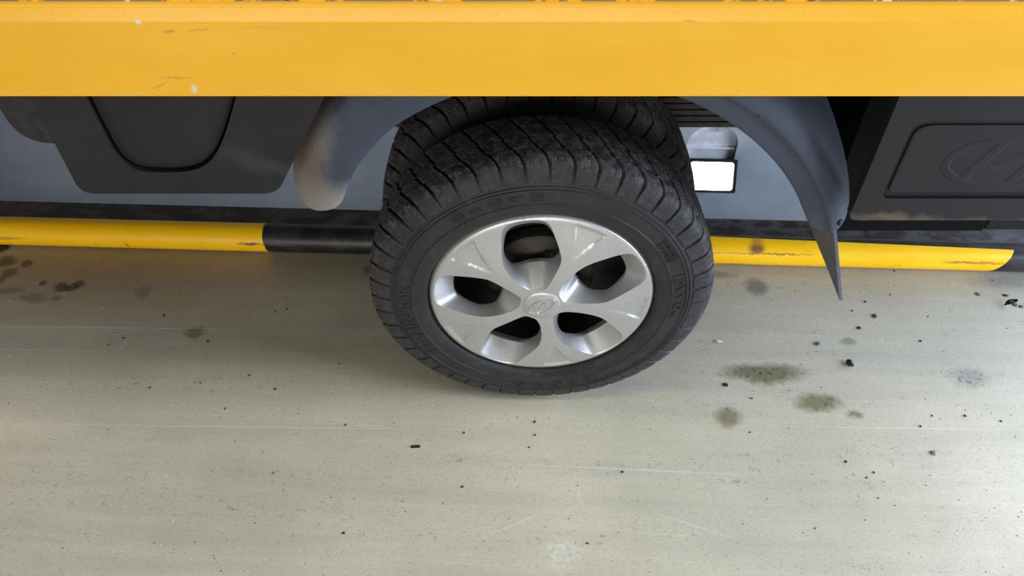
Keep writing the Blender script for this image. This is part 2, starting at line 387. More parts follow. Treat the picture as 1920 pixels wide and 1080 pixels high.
# ------------------------------------------------------------------ the place: floor, pit, walls
def pit_frame(o): o.location = PIT_O; o.rotation_euler = (0, 0, PIT_A); return o
PW, PL, PD = .74, 2.6, 1.35           # pit width, half length, depth
V, F = [], []
xs = (-7, -PL, PL, 7); ys = (-6, 0, PW, 6)
parts = [box(-7, 7, -6, 0, -.12, 0), box(-7, 7, PW, 6, -.12, 0), box(-7, -PL, 0, PW, -.12, 0), box(PL, 7, 0, PW, -.12, 0)]
pit_frame(struct('floor', mesh('floor', *join(*parts)), M_FLOOR))
pit_frame(struct('floor_pit', mesh('floor_pit', *box(-PL, PL, 0, PW, -PD-.1, -PD)), M_PITFLOOR))
# far wall with an arched lamp niche
Li = PIT_O
def wall_px(x, y):
    """photo point on the far pit wall, in wall coordinates"""
    d = _r*((x-960)/1450)-_u*((y-540)/1450)+_f
    n = Vector((-math.sin(PIT_A), math.cos(PIT_A), 0)); ex = Vector((math.cos(PIT_A), math.sin(PIT_A), 0))
    p0 = PIT_O+n*PW; c = Vector((0, 0, CAM_H)); t = (p0-c).dot(n)/d.dot(n); p = c+d*t
    return (p-PIT_O).dot(ex), p.z
nx0, nz = wall_px(1286, 280); nx1, _ = wall_px(1381, 280); _, ntop = wall_px(1332, 234); _, nbot = wall_px(1332, 353)
ncx = (nx0+nx1)/2; nw = (nx1-nx0)/2
arch = [(ncx-nw, nbot), (ncx+nw, nbot)]+[(ncx+nw*math.cos(R(a)), ntop-nw*.95+nw*.95*math.sin(R(a))) for a in range(0, 181, 10)]
wall_out = [(-PL, -PD), (PL, -PD), (PL, -.0), (-PL, -.0)]
wb = pit_frame(struct('wall_back', mesh('wall_back', *plate(wall_out, [arch], PW, .02)), M_WALL))
def offs(loop, y0, y1):
    n = len(loop); V = [(x, y0, z) for x, z in loop]+[(x, y1, z) for x, z in loop]
    return V, [(i, (i+1) % n, (i+1) % n+n, i+n) for i in range(n)]+[tuple(range(n, 2*n))]
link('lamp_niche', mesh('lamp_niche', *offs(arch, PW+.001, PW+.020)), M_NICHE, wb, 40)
ledge = box(ncx-nw*.98, ncx+nw*.96, PW+.012, PW+.0195, ntop-nw*1.25, ntop-nw*1.15)
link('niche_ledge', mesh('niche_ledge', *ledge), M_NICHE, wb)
link('conduit_clip', mesh('conduit_clip', *plate([(ncx+.008, ntop-.004), (ncx+.05, ntop-.012), (ncx+.045, ntop-.03), (ncx+.008, ntop-.03)], [], PW+.004, .006)), M_WALL, wb)
pit_frame(struct('wall_front', mesh('wall_front', *box(-PL, PL, -.06, -.002, -PD, -.12)), M_WALL))
pit_frame(struct('wall_left', mesh('wall_left', *box(-PL-.05, -PL, 0, PW, -PD, -.12)), M_WALL))
pit_frame(struct('wall_right', mesh('wall_right', *box(PL, PL+.05, 0, PW, -PD, -.12)), M_WALL))
t1 = pit_frame(struct('trim_1', mesh('trim_1', *join(box(-PL, PL, -.135, .004, .0005, .006), box(-PL, PL, .0005, .004, -.07, .0005))), M_EDGE))
link('bright_edge', mesh('bright_edge', *box(.15, 1.0, .0042, .0062, .0022, .0064)), M_LIT_EDGE, t1)  # thin pale strip painted where the edge catches the lamp
pit_frame(struct('trim_2', mesh('trim_2', *join(box(-PL, PL, PW-.004, PW+.10, .0005, .006), box(-PL, PL, PW-.004, PW-.0005, -.07, .0005))), M_EDGE))
# round guide pipe along the pit edge
PR = .0325
pv, pf = [], []
n = 40; segs = 90
for i in range(segs+1):
    x = -PL+2*PL*i/segs
    pv += [(x, PR*math.cos(2*math.pi*k/n), PR*math.sin(2*math.pi*k/n)) for k in range(n)]
for i in range(segs):
    for k in range(n): pf.append((i*n+k, i*n+(k+1) % n, (i+1)*n+(k+1) % n, (i+1)*n+k))
gp = link('guide_pipe', mesh('guide_pipe', pv, pf), M_PIPE, None, 60)
gp.location = PIT_O+Matrix.Rotation(PIT_A, 3, 'Z') @ Vector((0, -.135, PR+.004)); gp.rotation_euler = (0, 0, PIT_A)
tag(gp, 'round steel wheel guide pipe painted in yellow and black bands along the pit edge', 'guide pipe')
bk = link('mounting_foot', mesh('mounting_foot', *box(-.03, .03, -.026, .03, -PR-.0038, -PR+.006)), M_EDGE, gp); bk.location = (.06, 0, 0)
for k in (-2.2, -1.45, 1.35, 2.2):
    c = bk.copy(); COL.objects.link(c); c.location = (k, 0, 0)
# the flood lamp in the niche
lx0, lz1 = wall_px(1297, 301); lx1, lz0 = wall_px(1368, 354)
lamp = bpy.data.objects.new('flood_lamp', None); COL.objects.link(lamp); pit_frame(lamp)
tag(lamp, 'lit white rectangular flood lamp with black frame in the arched niche of the pit wall', 'lamp')
lc = ((lx0+lx1)/2-.012, (lz0+lz1)/2+.03); lw, lh = (lx1-lx0)/2*.97, (lz1-lz0)/2*.80
LT = Matrix.Translation((lc[0], PW-.045, lc[1])) @ Matrix.Rotation(R(-34), 4, 'X') @ Matrix.Translation((-lc[0], -PW+.03, -lc[1]))
ro = rounded([(lc[0]-lw-.008, lc[1]-lh-.008), (lc[0]+lw+.010, lc[1]-lh-.008), (lc[0]+lw+.010, lc[1]+lh+.010), (lc[0]-lw-.008, lc[1]+lh+.010)], .006)
ri = rounded([(lc[0]-lw, lc[1]-lh), (lc[0]+lw, lc[1]-lh), (lc[0]+lw, lc[1]+lh), (lc[0]-lw, lc[1]+lh)], .012)
bev(link('lamp_frame', mesh('lamp_frame', *plate(ro, [ri], PW-.040, .03)), M_CHASSIS2, lamp), .002)
hb = [(x*.9+lc[0]*.1, z*.9+lc[1]*.1) for x, z in ro]
link('lamp_housing', mesh('lamp_housing', *plate(hb, [], PW-.010, .024)), M_CHASSIS2, lamp)
v, f = cdt(ri, [], [(lc[0]+lw*a, lc[1]+lh*b) for a in (-.7, -.35, 0, .35, .7) for b in (-.6, 0, .6)])
V = [(x, PW-.034-.010*max(0, 1-((x-lc[0])/lw)**2)*max(0, 1-((z-lc[1])/lh)**2), z) for x, z in v]
link('lamp_lens', mesh('lamp_lens', V, f), M_LAMP, lamp, 180)
link('lamp_bracket', mesh('lamp_bracket', *box(lc[0]-.02, lc[0]+.02, PW-.02, PW+.020, lc[1]-.01, lc[1]+.01)), M_CHASSIS2, lamp)
for c in lamp.children:
    if c.name != 'lamp_bracket': c.data.transform(LT)
# same lamps, unseen, added on the near wall to brighten the far wall
for k in (-1.65, -.85, .15, 1.5):
    l2 = lamp.copy(); COL.objects.link(l2)
    l2.rotation_euler = (0, 0, PIT_A+math.pi); l2.location = PIT_O+Matrix.Rotation(PIT_A, 3, 'Z') @ Vector((lc[0]+k, PW+.02, -.16))
    tag(l2, 'added unseen flood lamp on the near wall of the pit that brightens the far wall', 'lamp', 'added unseen fill lamps on the near pit wall')
    for c in lamp.children:
        d = c.copy(); COL.objects.link(d); d.parent = l2

# ------------------------------------------------------------------ the truck
WX, WZ, GZ = .049, .3040, .2985      # wheel axis; centre height of the mudguard arch
DROP = -.0140                        # truck heights below are taken from a datum this far under the floor
truck = bpy.data.objects.new('truck', None); COL.objects.link(truck); truck.location = (0, 0, DROP)
tag(truck, 'yellow flatbed truck with silver five-window wheel cover and dark grey plastic side covers', 'truck')
def tp(name, vf, mat, parent=truck, smooth=None): return link(name, mesh(name, *vf), mat, parent, smooth)
# flatbed: side rail and chipped deck
RY = .78
prof = [(RY, .757), (RY, .850), (RY+.002, .858), (RY+.0045, .8655), (RY+.010, .868), (RY+.016, .8665), (RY+.05, .8665), (RY+.05, .845), (RY+.010, .845), (RY+.010, .767), (RY+.045, .767), (RY+.045, .757)]
V, F = [], []; k = len(prof); nx = 2
for x in (-2.3, 2.3): V += [(x, y, z) for y, z in prof]
for q in range(k): F.append((q, (q+1) % k, k+(q+1) % k, k+q))
F += [tuple(range(k)), tuple(range(2*k-1, k-1, -1))]
bev(tp('bed_side_rail', (V, F), M_RAIL), .0015)
tp('deck', box(-2.3, 2.3, RY+.011, 2.42, .8668, .875), M_DECK)
for x in (-1.5, -.75, .0, .9, 1.7): tp('deck_cross_member', box(x-.03, x+.03, RY+.052, 2.38, .842, .8665), M_CHASSIS)
for y in (1.36, 1.86): tp('chassis_rail', box(-2.2, 2.2, y-.03, y+.03, .66, .841), M_CHASSIS)
# leaf spring pack inboard of the inner tyre
for i in range(7):
    x0, x1 = (-.55, .68) if i > 0 else (-.222, .60)
    z0 = .397+i*.0135
    tp('spring_leaf', box(x0+.0, x1-.0, 1.238, 1.298, z0, z0+.0105), M_LEAF)
tp('spring_hanger', box(-.60, -.52, 1.235, 1.33, .40, .68), M_CHASSIS); tp('spring_hanger', box(.66, .74, 1.31, 1.37, .36, .68), M_CHASSIS)
V, F = lathe([(.0, 1.0), (.055, 1.0), (.055, 2.2), (.0, 2.2)], 24)
ax = tp('axle', ([(x+WX, y, z+WZ) for x, y, z in V], F), M_CHASSIS)
# ---- tyres
TW = .145
def tyre_profile():
    P = [(.172, .034), (.180, .026), (.1875, .016), (.1895, .008), (.192, .0042), (.198, .0022), (.206, .0008), (.2155, .0), (.2165, -.0012), (.2178, -.0012), (.2188, 0), (.228, .0002), (.240, .0012),
         (.2425, .0014), (.2432, .0002), (.2452, .0006), (.246, .0022), (.2485, .0026), (.2493, .0014), (.2512, .0019), (.252, .0036), (.258, .0056), (.268, .0085), (.277, .0125), (.2835, .0195), (.2868, .030), (.288, .045), (.2885, .060)]
    return P+[(r, TW-y) for r, y in reversed(P)]
TYV, TYF = lathe(tyre_profile(), 160)
def squash(me):                      # bring the drawn radii to the tyre's real outer size
    for v in me.vertices:
        r = math.hypot(v.co.x, v.co.z)
        if r > .19: q = (.19+(r-.19)*(.2900-.19)/(.2979-.19))/r; v.co.x *= q; v.co.z *= q
    me.update(); return me
ME_TYRE = squash(mesh('tyre', TYV, TYF))
def block(rows, a0, a1, zig):
    """rows [(r, y)] outer skin of one tread block from side to side, a0..a1 degrees, zig(y) angle shift; two sipes cut across"""
    V, F = [], []; k = len(rows)
    fr = [(0, .0007), (.035, 0), (.318, 0), (.33, .0014), (.342, 0), (.652, 0), (.664, .0014), (.676, 0), (.965, 0), (1, .0007)]; na = len(fr)-1
    def P(r, y, a): return (r*math.cos(R(a)), y, r*math.sin(R(a)))
    ins = .35
    for i, (t, sink) in enumerate(fr):
        a = a0+(a1-a0)*t
        for j, (r, y) in enumerate(rows): V.append(P(r-(sink if r > .284 else 0), y, a+zig(y)))
    base = len(V)
    for aa in (a0-ins, a1+ins):
        for j, (r, y) in enumerate(rows): V.append(P(min(r-.0075, .2875), min(max(y, .009), TW-.009), aa+zig(y)))
    for i in range(na):
        for j in range(k-1): F.append((i*k+j, i*k+j+1, (i+1)*k+j+1, (i+1)*k+j))
    for j in range(k-1):
        F.append((j, base+j, base+j+1, j+1)); F.append((na*k+j, na*k+j+1, base+k+j+1, base+k+j))
    F.append(tuple([i*k for i in range(na+1)]+[base+k, base])); F.append(tuple([i*k+k-1 for i in range(na+1)]+[base+2*k-1, base+k-1]))
    return V, F
NB = 48; ST = 360/NB
sh = [(.2568, .0035), (.2680, .0058), (.2790, .0092), (.2880, .0140), (.2935, .0205), (.2957, .0290), (.2965, .0385)]
def z1(y): return 120*max(0, y-.016)
rows = [block(sh, .58, ST-.58, z1),
        block([(.2966, .0412), (.2975, .0500), (.2978, .0600), (.2979, .0640)], .52, ST-.52, z1),
        block([(.2979, .0668), (.2978, .0760), (.2972, .0850), (.2968, .0898)], .52, ST-.52, z1),
        block([(.2965, .0926)]+[(r, TW-y) for r, y in reversed(sh[:-1])], .58, ST-.58, lambda y: z1(min(y, TW-.016)))]
ME_B = []
for i, b in enumerate(rows):
    me = squash(mesh('tread_block', *b)); me.materials.append(M_TREAD)
    me.polygons.foreach_set('use_smooth', [True]*len(me.polygons)); me.set_sharp_from_angle(angle=R(32)); ME_B.append(me)
def tyre(y0, rot):
    t = link('tyre', ME_TYRE, M_RUB, truck, 40); t.location = (WX, y0, WZ); t.rotation_euler = (0, 0, 0)
    for k in range(NB):
        for j, me in enumerate(ME_B):
            b = bpy.data.objects.new('tread_block', me); COL.objects.link(b); b.parent = t
            b.rotation_euler = (0, R(k*ST+rot+(0, -.05, .04, .10)[j]*ST), 0)
    return t
TY = .868
outer = tyre(TY, 1.0)
inner = tyre(1.058, 3.1)
# valve-side lettering and snowflakes raised on the outer sidewall
def side_y(r):   # local y of the sidewall surface
    P = [(.172, .02), (.184, .0045), (.196, .0022), (.206, .0008), (.2155, 0), (.228, .0002), (.240, .0012), (.25, .003)]
    for (a, b), (c, d) in zip(P, P[1:]):
        if r <= c: return b+(d-b)*(r-a)/(c-a)
    return .003
def text_vf(s, size, bold=0.):
    cu = bpy.data.curves.new('lettering', 'FONT'); cu.body = s; cu.size = size; cu.resolution_u = 3; cu.offset = bold
    o = bpy.data.objects.new('lettering', cu); COL.objects.link(o); bpy.context.view_layer.update()
    me = o.to_mesh(); V = [tuple(v.co) for v in me.vertices]; F = [tuple(p.vertices) for p in me.polygons]
    o.to_mesh_clear(); bpy.data.objects.remove(o); bpy.data.curves.remove(cu)
    return V, F
def arc_text(s, rbase, h, a0, a1, name='raised_lettering', lift=.0016):
    """text read clockwise from angle a0 to a1 (degrees, falling), letter tops outward"""
    V, F = text_vf(s, 1.0, .008); xs = [v[0] for v in V]; ys = [v[1] for v in V]
    x0, x1, y0, y1 = min(xs), max(xs), min(ys), max(ys)
    bm = bmesh.new(); vs = [bm.verts.new((v[0], v[1], 0)) for v in V]
    for f in F:
        try: bm.faces.new([vs[i] for i in f])
        except ValueError: pass
    bmesh.ops.remove_doubles(bm, verts=bm.verts, dist=1e-5)
    ex = bmesh.ops.extrude_face_region(bm, geom=list(bm.faces))
    for v in ex['geom']:
        if isinstance(v, bmesh.types.BMVert): v.co.z = 1
    for v in bm.verts:
        a = R(a0+(a1-a0)*(v.co.x-x0)/(x1-x0)); r = rbase+h*(v.co.y-y0)/(y1-y0)
        v.co = Vector((r*math.cos(a), side_y(r)-(lift if v.co.z > .5 else -.001), r*math.sin(a)))
    bmesh.ops.recalc_face_normals(bm, faces=bm.faces)
    me = bpy.data.meshes.new(name); bm.to_mesh(me); bm.free()
    return link(name, me, M_RUB, outer)
arc_text('HANKOOK', .2215, .0175, 214, 169)
arc_text('DW04', .2235, .0165, 17, -9)
arc_text('WINTER', .2315, .0075, 38, 25.2); arc_text('RADIAL', .2215, .0075, 37.2, 25.2)
arc_text('HANKOOK', .1955, .0065, -69, -87, lift=.0009)
def wpt(r, a, lift): return (r*math.cos(R(a)), side_y(r)-lift, r*math.sin(R(a)))
def outline(a0, a1, r0, r1):
    P = [(a0, r0), (a0, r1)]+[(a0+(a1-a0)*i/12, r1) for i in range(1, 13)]+[(a1, r0)]+[(a1+(a0-a1)*i/12, r0) for i in range(1, 12)]
    P = [((r*math.cos(R(a))), r*math.sin(R(a))) for a, r in P]
    vf = ribbon(P, .0011, .0009, lambda u, v, h: (u, side_y(math.hypot(u, v))-h+.0004, v), True)
    return link('raised_frame', mesh('raised_frame', *vf), M_RUB, outer)
outline(-59, -93, .1928, .2042)
# winged mark ahead of the boxed lettering
P = [(.1985, -61.0), (.2005, -62.6), (.1965, -63.4), (.1995, -65.0), (.1955, -66.0)]
link('winged_mark', mesh('winged_mark', *ribbon([(r*math.cos(R(a)), r*math.sin(R(a))) for r, a in P], .0014, .001, lambda u, v, h: (u, side_y(math.hypot(u, v))-h, v))), M_RUB, outer)
def flake(r, a, size, arms=range(6)):
    c = Vector((r*math.cos(R(a)), r*math.sin(R(a)))); vf = []
    fn = lambda u, v, h: (u, side_y(math.hypot(u, v))-h+.0002, v)
    for k in arms:
        d = Vector((math.cos(R(a+60*k)), math.sin(R(a+60*k)))); e = Vector((-d.y, d.x))
        vf.append(ribbon([c+d*size*.12, c+d*size], size*.20, .0012, fn))
        for s in (-1, 1): vf.append(ribbon([c+d*size*.45, c+d*size*.80+e*s*size*.34], size*.16, .0011, fn))
    return link('raised_snowflake', mesh('raised_snowflake', *join(*vf)), M_RUB, outer)
for r, a in ((.232, 124.6), (.232, 108.5), (.232, 93), (.230, -98.2), (.230, -81.2), (.230, -64.8)): flake(r, a, .0118)
for r, a, ar in ((.2245, 116.8, (5, 0, 1)), (.2365, 100.9, (2, 3, 4)), (.2355, -90.2, (2, 3, 4)), (.2245, -73, (5, 0, 1))): flake(r, a, .0118, ar)
for c in outer.children:
    if not c.name.startswith('tread_block'): squash(c.data)
# ---- wheel: rim barrel, drum with nuts, retaining wire
prof = [(.174, .030), (.178, .020), (.182, .0195), (.184, .021), (.181, .026), (.170, .030), (.163, .040), (.155, .055), (.150, .095), (.120, .098), (.05, .085), (.0, .085)]
rim = tp('wheel_rim', lathe(prof, 96), M_BLACK, truck, 40); rim.location = (WX, TY, WZ)
hub = tp('brake_drum', lathe([(.0, .050), (.040, .050), (.046, .056), (.085, .060), (.092, .066), (.094, .086)], 48), M_DRUM, truck, 40); hub.location = (WX, TY, WZ)
nut = None
for k in range(5):
    a = R(80+72*k)
    if nut is None:
        nut = tp('lug_nut', lathe([(0, .046), (.007, .046), (.0085, .049), (.0085, .062)], 6), M_DRUM, hub); b = nut
    else: b = nut.copy(); COL.objects.link(b)
    b.location = (.062*math.cos(a), 0, .062*math.sin(a))
wire = tp('retaining_wire', lathe([(.1505+.0011*math.cos(t*math.pi/3), .047+.0013*math.sin(t*math.pi/3)) for t in range(6)], 96, True), M_WIRE, truck, 180); wire.location = (WX, TY, WZ)
# ---- wheel cover
HR = .1865
WO = [(.955, 10), (.90, 14.5), (.76, 19.5), (.62, 25.5), (.52, 28.5), (.40, 29.5), (.28, 27), (.205, 17), (.188, 0), (.205, -16), (.28, -21.5), (.40, -23.5), (.54, -24), (.63, -21), (.78, -15), (.91, -10.5), (.955, -6), (.965, 2)]
WH = [(.79, 10, .028), (.765, 15.5, .025), (.69, 20.5, .020), (.60, 25.5, .016), (.52, 28, .016), (.44, 28.5, .018), (.38, 22, .024), (.345, 11, .029), (.34, 2, .029), (.345, -7, .029), (.37, -15.5, .025), (.44, -22, .018), (.54, -23.5, .016), (.61, -21.5, .016), (.70, -15.5, .020), (.77, -10.5, .025), (.79, -6, .028), (.795, 2, .029)]
def pol(L, rot): return [(HR*q[0]*math.cos(R(q[1]+rot)), HR*q[0]*math.sin(R(q[1]+rot)))+tuple(q[2:]) for q in L]
WA = [98+72*k for k in range(5)]
SA = [a+39.5 for a in WA]
def face_y(x, z):
    r = math.hypot(x, z)/HR; a = math.degrees(math.atan2(z, x))
    y = -.0105*(1-min(1, max(0, (r-.17)/.80))**1.5)
    if r > .965: y += .0065*((r-.965)/.035)**2
    for s in SA:
        d = abs((a-s+180) % 360-180)
        hw = 9.2*(r-.55)/.41
        if .55 < r < .965 and d < hw+1.2:
            e = min(1, max(0, (hw+.6-d)/1.2))*min(1, max(0, (.948-r)/.03))
            y += .0026*min(1, (r-.55)/.30)*e
        # spokes crest gently along their middle
        if .2 < r < .9: y -= .0020*max(0, 1-(d/22)**2)*math.sin(math.pi*(r-.2)/.7)
    return y
wins = [crom(pol(WO, a), 6) for a in WA]; hols = [crom(pol(WH, a), 6) for a in WA]
circ = [(HR*math.cos(2*math.pi*i/200), HR*math.sin(2*math.pi*i/200)) for i in range(200)]
extra, lines = [], []
for s in SA:
    for off in (-.6, .6):
        for sg in (-1, 1):
            lines.append([(HR*r*math.cos(R(s+sg*max(0.05, 9.2*(r-.55)/.41+off))), HR*r*math.sin(R(s+sg*max(0.05, 9.2*(r-.55)/.41+off)))) for r in [.60+.015*i for i in range(24)]])
    for r in (.918, .948): lines.append([(HR*r*math.cos(R(s+d)), HR*r*math.sin(R(s+d))) for d in [-8.0+1.0*i for i in range(17)]])
for r in (.975, .985, .993): extra += [(HR*r*math.cos(2*math.pi*i/200), HR*r*math.sin(2*math.pi*i/200)) for i in range(200)]
r = .005
while r < HR*.96:
    m_ = max(8, int(2*math.pi*r/.0048))
    for i in range(m_):
        p = (r*math.cos(2*math.pi*(i+.37)/m_), r*math.sin(2*math.pi*(i+.37)/m_))
        if not any(inside(p, w) for w in wins): extra.append(p)
    r += .0042
v, f = cdt(circ, wins, extra, lines)
V = [(x, face_y(x, z), z) for x, z in v]; F = list(f)
for w, h in zip(wins, hols):                      # window walls: rounded lip, sloping wall, return
    n_ = len(w); k0 = len(V)
    steps = [(0., 0.), (.04, .02), (.10, .09), (.55, .52), (.93, .93), (1.0, 1.0), (1.0, 1.25)]
    for t, dy in steps:
        for p, q in zip(w, h):
            V.append((p[0]+(q[0]-p[0])*t, face_y(p[0], p[1])*(1-t)+q[2]*dy, p[1]+(q[1]-p[1])*t))
    for s in range(len(steps)-1):
        for i in range(n_):
            j = (i+1) % n_; F.append((k0+s*n_+i, k0+s*n_+j, k0+(s+1)*n_+j, k0+(s+1)*n_+i))
k0 = len(V); V += [(x*1.001, .010, z*1.001) for x, z in circ]; k1 = len(V); V += [(x, face_y(x, z), z) for x, z in circ]
for i in range(200): F.append((k1+i, k1+(i+1) % 200, k0+(i+1) % 200, k0+i))
me = mesh('hub_cap', V, F)
bm = bmesh.new(); bm.from_mesh(me); bmesh.ops.remove_doubles(bm, verts=bm.verts, dist=2e-5); bmesh.ops.recalc_face_normals(bm, faces=bm.faces); bm.to_mesh(me); bm.free()
cap = link('hub_cap', me, M_SIL, truck, 34); cap.location = (WX, .8722, WZ+.0025)
cap['label'] = 'silver plastic wheel cover with five windows'
# centre disc with the raised oval emblem
dsc = tp('centre_disc', lathe([(0, -.0135), (.018, -.0132), (.027, -.0124), (.0305, -.0112), (.0318, -.0095), (.032, -.006)], 72), M_SIL, cap, 50)
def emblem(sa, sb, rot, w, h, fn, name, mat, parent):
    c_, s_ = math.cos(R(rot)), math.sin(R(rot))
    T = lambda u, v: (u*c_-v*s_, u*s_+v*c_)
    E_ = [T(sa*math.cos(2*math.pi*i/64), sb*math.sin(2*math.pi*i/64)) for i in range(64)]
    ex = lambda u: .95*sb*math.sqrt(max(0, 1-(u/sa)**2))
    vf = [ribbon(E_, w, h, fn, True)]
    L = [(-.20*sa, ex(.20*sa)), (-.34*sa, .35*sb), (-.50*sa, -.30*sb), (-.60*sa, -ex(.6*sa))]
    Rr = [(-a, -b) for a, b in L]
    for S in (L, Rr):
        S2 = crom(S, 5, False); vf.append(ribbon([T(*p) for p in S2], w*1.35, h*.88, fn))
    X = crom([(-.44*sa, -.12*sb), (-.22*sa, -.22*sb), (0, 0), (.22*sa, .22*sb), (.44*sa, .12*sb)], 5, False)
    vf.append(ribbon([T(*p) for p in X], w*1.5, h*.76, fn))
    return link(name, mesh(name, *join(*vf)), mat, parent)
emblem(.0250, .0125, 36, .0036, .0024, lambda u, v, h: (u, -.0131+.00075*(math.hypot(u, v)/.03)**2-h+.0003, v), 'oval_emblem', M_CHROME, cap)

# ---- mudguard arching over both tyres
K = {20: [(.872, .434), (.869, .438), (.868, .459), (.8625, .465), (.868, .484), (.892, .502), (.945, .518), (1.05, .529), (1.17, .530)],
     70: [(.872, .432), (.869, .436), (.868, .460), (.8625, .466), (.868, .485), (.892, .503), (.945, .519), (1.05, .531), (1.17, .532)],
     100: [(.870, .425), (.867, .430), (.866, .470), (.862, .476), (.868, .490), (.892, .505), (.945, .517), (1.05, .523), (1.17, .523)],
     120: [(.868, .411), (.862, .416), (.860, .486), (.866, .491), (.880, .497), (.93, .505), (1.0, .51), (1.08, .51), (1.17, .51)],
     133: [(.868, .391), (.862, .397), (.861, .447), (.868, .458), (.884, .470), (.93, .482), (1.0, .49), (1.08, .49), (1.17, .49)],
     142: [(.868, .372), (.862, .378), (.863, .403), (.873, .420), (.892, .440), (.93, .456), (1.0, .468), (1.08, .47), (1.17, .47)],
     150: [(.868, .366), (.864, .372), (.867, .395), (.876, .412), (.895, .432), (.93, .448), (1.0, .46), (1.08, .465), (1.17, .465)]}
ks = sorted(K)
def gp_at(a):
    for i in range(len(ks)-1):
        if a <= ks[i+1] or i == len(ks)-2:
            t = min(1, max(0, (a-ks[i])/(ks[i+1]-ks[i])))
            return [(p[0]+(q[0]-p[0])*t, p[1]+(q[1]-p[1])*t) for p, q in zip(K[ks[i]], K[ks[i+1]])]
A_LO = [26.5, 23, 21, 20.8, 21.5, 23, 26, 27, 27]; A_HI = [142.5, 145.5, 148.6, 149.6, 149.4, 147.5, 145, 144, 144]
def guard(lo, hi, name):
    V, F = [], []; n_ = 48; kk = 9
    for i in range(n_+1):
        for j in range(kk):
            a0 = A_LO[j] if lo is None else lo; a1 = A_HI[j] if hi is None else hi
            a = a0+(a1-a0)*i/n_; y, r = gp_at(a)[j]
            V.append((WX+r*math.cos(R(a)), y, GZ+r*math.sin(R(a))))
    for i in range(n_):
        for j in range(kk-1): F.append((i*kk+j, i*kk+j+1, (i+1)*kk+j+1, (i+1)*kk+j))
    o = tp(name, (V, F), M_GUARD, truck, 180)
    at = o.data.attributes.new('crease_edge', 'FLOAT', 'EDGE')
    for e in o.data.edges:
        a, b = e.vertices
        if a % kk == b % kk and a % kk in (2, 3) and hi is not None: at.data[e.index].value = .6
    s = o.modifiers.new('solid', 'SOLIDIFY'); s.thickness = .004; s.offset = -1
    s2 = o.modifiers.new('sub', 'SUBSURF'); s2.levels = 2; s2.render_levels = 2
    return o
g1 = guard(None, 91, 'mudguard'); g2 = guard(91.15, None, 'mudguard')
# moulded rib and bolt on the rear half
rb = crom([(.4665, 54), (.4675, 50), (.4675, 45), (.4665, 40.5)], 6, False)
link('moulded_rib', mesh('moulded_rib', *tube([(WX+r*math.cos(R(a)), .8625, GZ+r*math.sin(R(a))) for r, a in rb], .0011)), M_GUARD, g1, 180)
bx, bz = on_plane(1566, 409, .880); bz -= DROP
V, F = lathe([(0, -.010), (.0075, -.010), (.0085, -.008), (.0085, 0), (.0125, .0002), (.0125, .004)], 6)
b = link('guard_bolt', mesh('guard_bolt', V, F), M_BOLT, g1); b.location = (bx, .872, bz); b.rotation_euler = (R(-25), 0, R(35)); b.scale = (.6, .8, .6)
# mud flap hanging behind the rear half
V, F = [], []
top0, bot0 = Vector((.478, .885, .50)), Vector((.5395, .862, .318))
nA, nB = 12, 10
for s, th in ((0, 0), (1, .005)):
    for i in range(nA+1):
        t = i/nA
        for j in range(nB+1):
            w = j/nB; p = top0.lerp(bot0, t)
            V.append((p.x+th+.006*math.sin(3*t+2*w)*w, p.y+w*.29, p.z+.008*w*t))
q = (nA+1)*(nB+1)
for i in range(nA):
    for j in range(nB):
        a = i*(nB+1)+j; F += [(a, a+1, a+nB+2, a+nB+1), (q+a, q+a+nB+1, q+a+nB+2, q+a+1)]
rim_ = [i*(nB+1) for i in range(nA+1)]+[nA*(nB+1)+j for j in range(1, nB+1)]+[i*(nB+1)+nB for i in range(nA-1, -1, -1)]+[j for j in range(nB-1, 0, -1)]
for a, b_ in zip(rim_, rim_[1:]+rim_[:1]): F.append((a, b_, q+b_, q+a))
tp('mud_flap', (V, F), M_FLAP, truck, 40)
# ---- plastic side skirt with access door
SY = .84
sk = rounded([(-.603, .80), (-.603, .5622), (-.328, .5622), (-.186, .80)], [0, .021, .021, 0], 8)
dr_o = crom([(-.534, .80), (-.534, .716), (-.5325, .672), (-.529, .632), (-.519, .6115), (-.500, .6015), (-.457, .600), (-.424, .607), (-.400, .625), (-.376, .66), (-.347, .716), (-.314, .785)], 5, False)
cut = [p for p in dr_o]; cut = [(-.534, .79)]+[p for p in cut if p[1] < .785]+[(-.312, .79)]
skirt = tp('side_skirt', plate(sk, [cut], SY, .05), M_SKIRT); bev(skirt, .003, 3, 50)
cen = (-.445, .70)
def shrink(L, d):
    out = []
    for i, p in enumerate(L):
        a, b_ = Vector(L[i-1]), Vector(L[(i+1) % len(L)]); t = (b_-a).normalized(); nn = Vector((-t.y, t.x)); pp = Vector(p)
        if nn.dot(Vector(cen)-pp) < 0: nn = -nn
        out.append(tuple(pp+nn*d))
    return out
d1 = shrink(cut, .0030); d2 = shrink(cut, .022)
door_v, door_f = [], []
n_ = len(d1)
rings = [(d1, SY+.040), (d1, SY+.007), ([tuple(Vector(a)*.85+Vector(b_)*.15) for a, b_ in zip(d1, d2)], SY+.004), (d2, SY+.001)]
for L, y in rings: door_v += [(p[0], y, p[1]) for p in L]
for s in range(3):
    for i in range(n_):
        j = (i+1) % n_; door_f.append((s*n_+i, s*n_+j, (s+1)*n_+j, (s+1)*n_+i))
v, f = cdt(d2); k0 = len(door_v); door_v += [(p[0], SY+.001, p[1]) for p in v]; door_f += [tuple(i+k0 for i in t) for t in f]
me = mesh('access_door', door_v, door_f)
bm = bmesh.new(); bm.from_mesh(me); bmesh.ops.remove_doubles(bm, verts=bm.verts, dist=1e-5); bmesh.ops.recalc_face_normals(bm, faces=bm.faces); bm.to_mesh(me); bm.free()
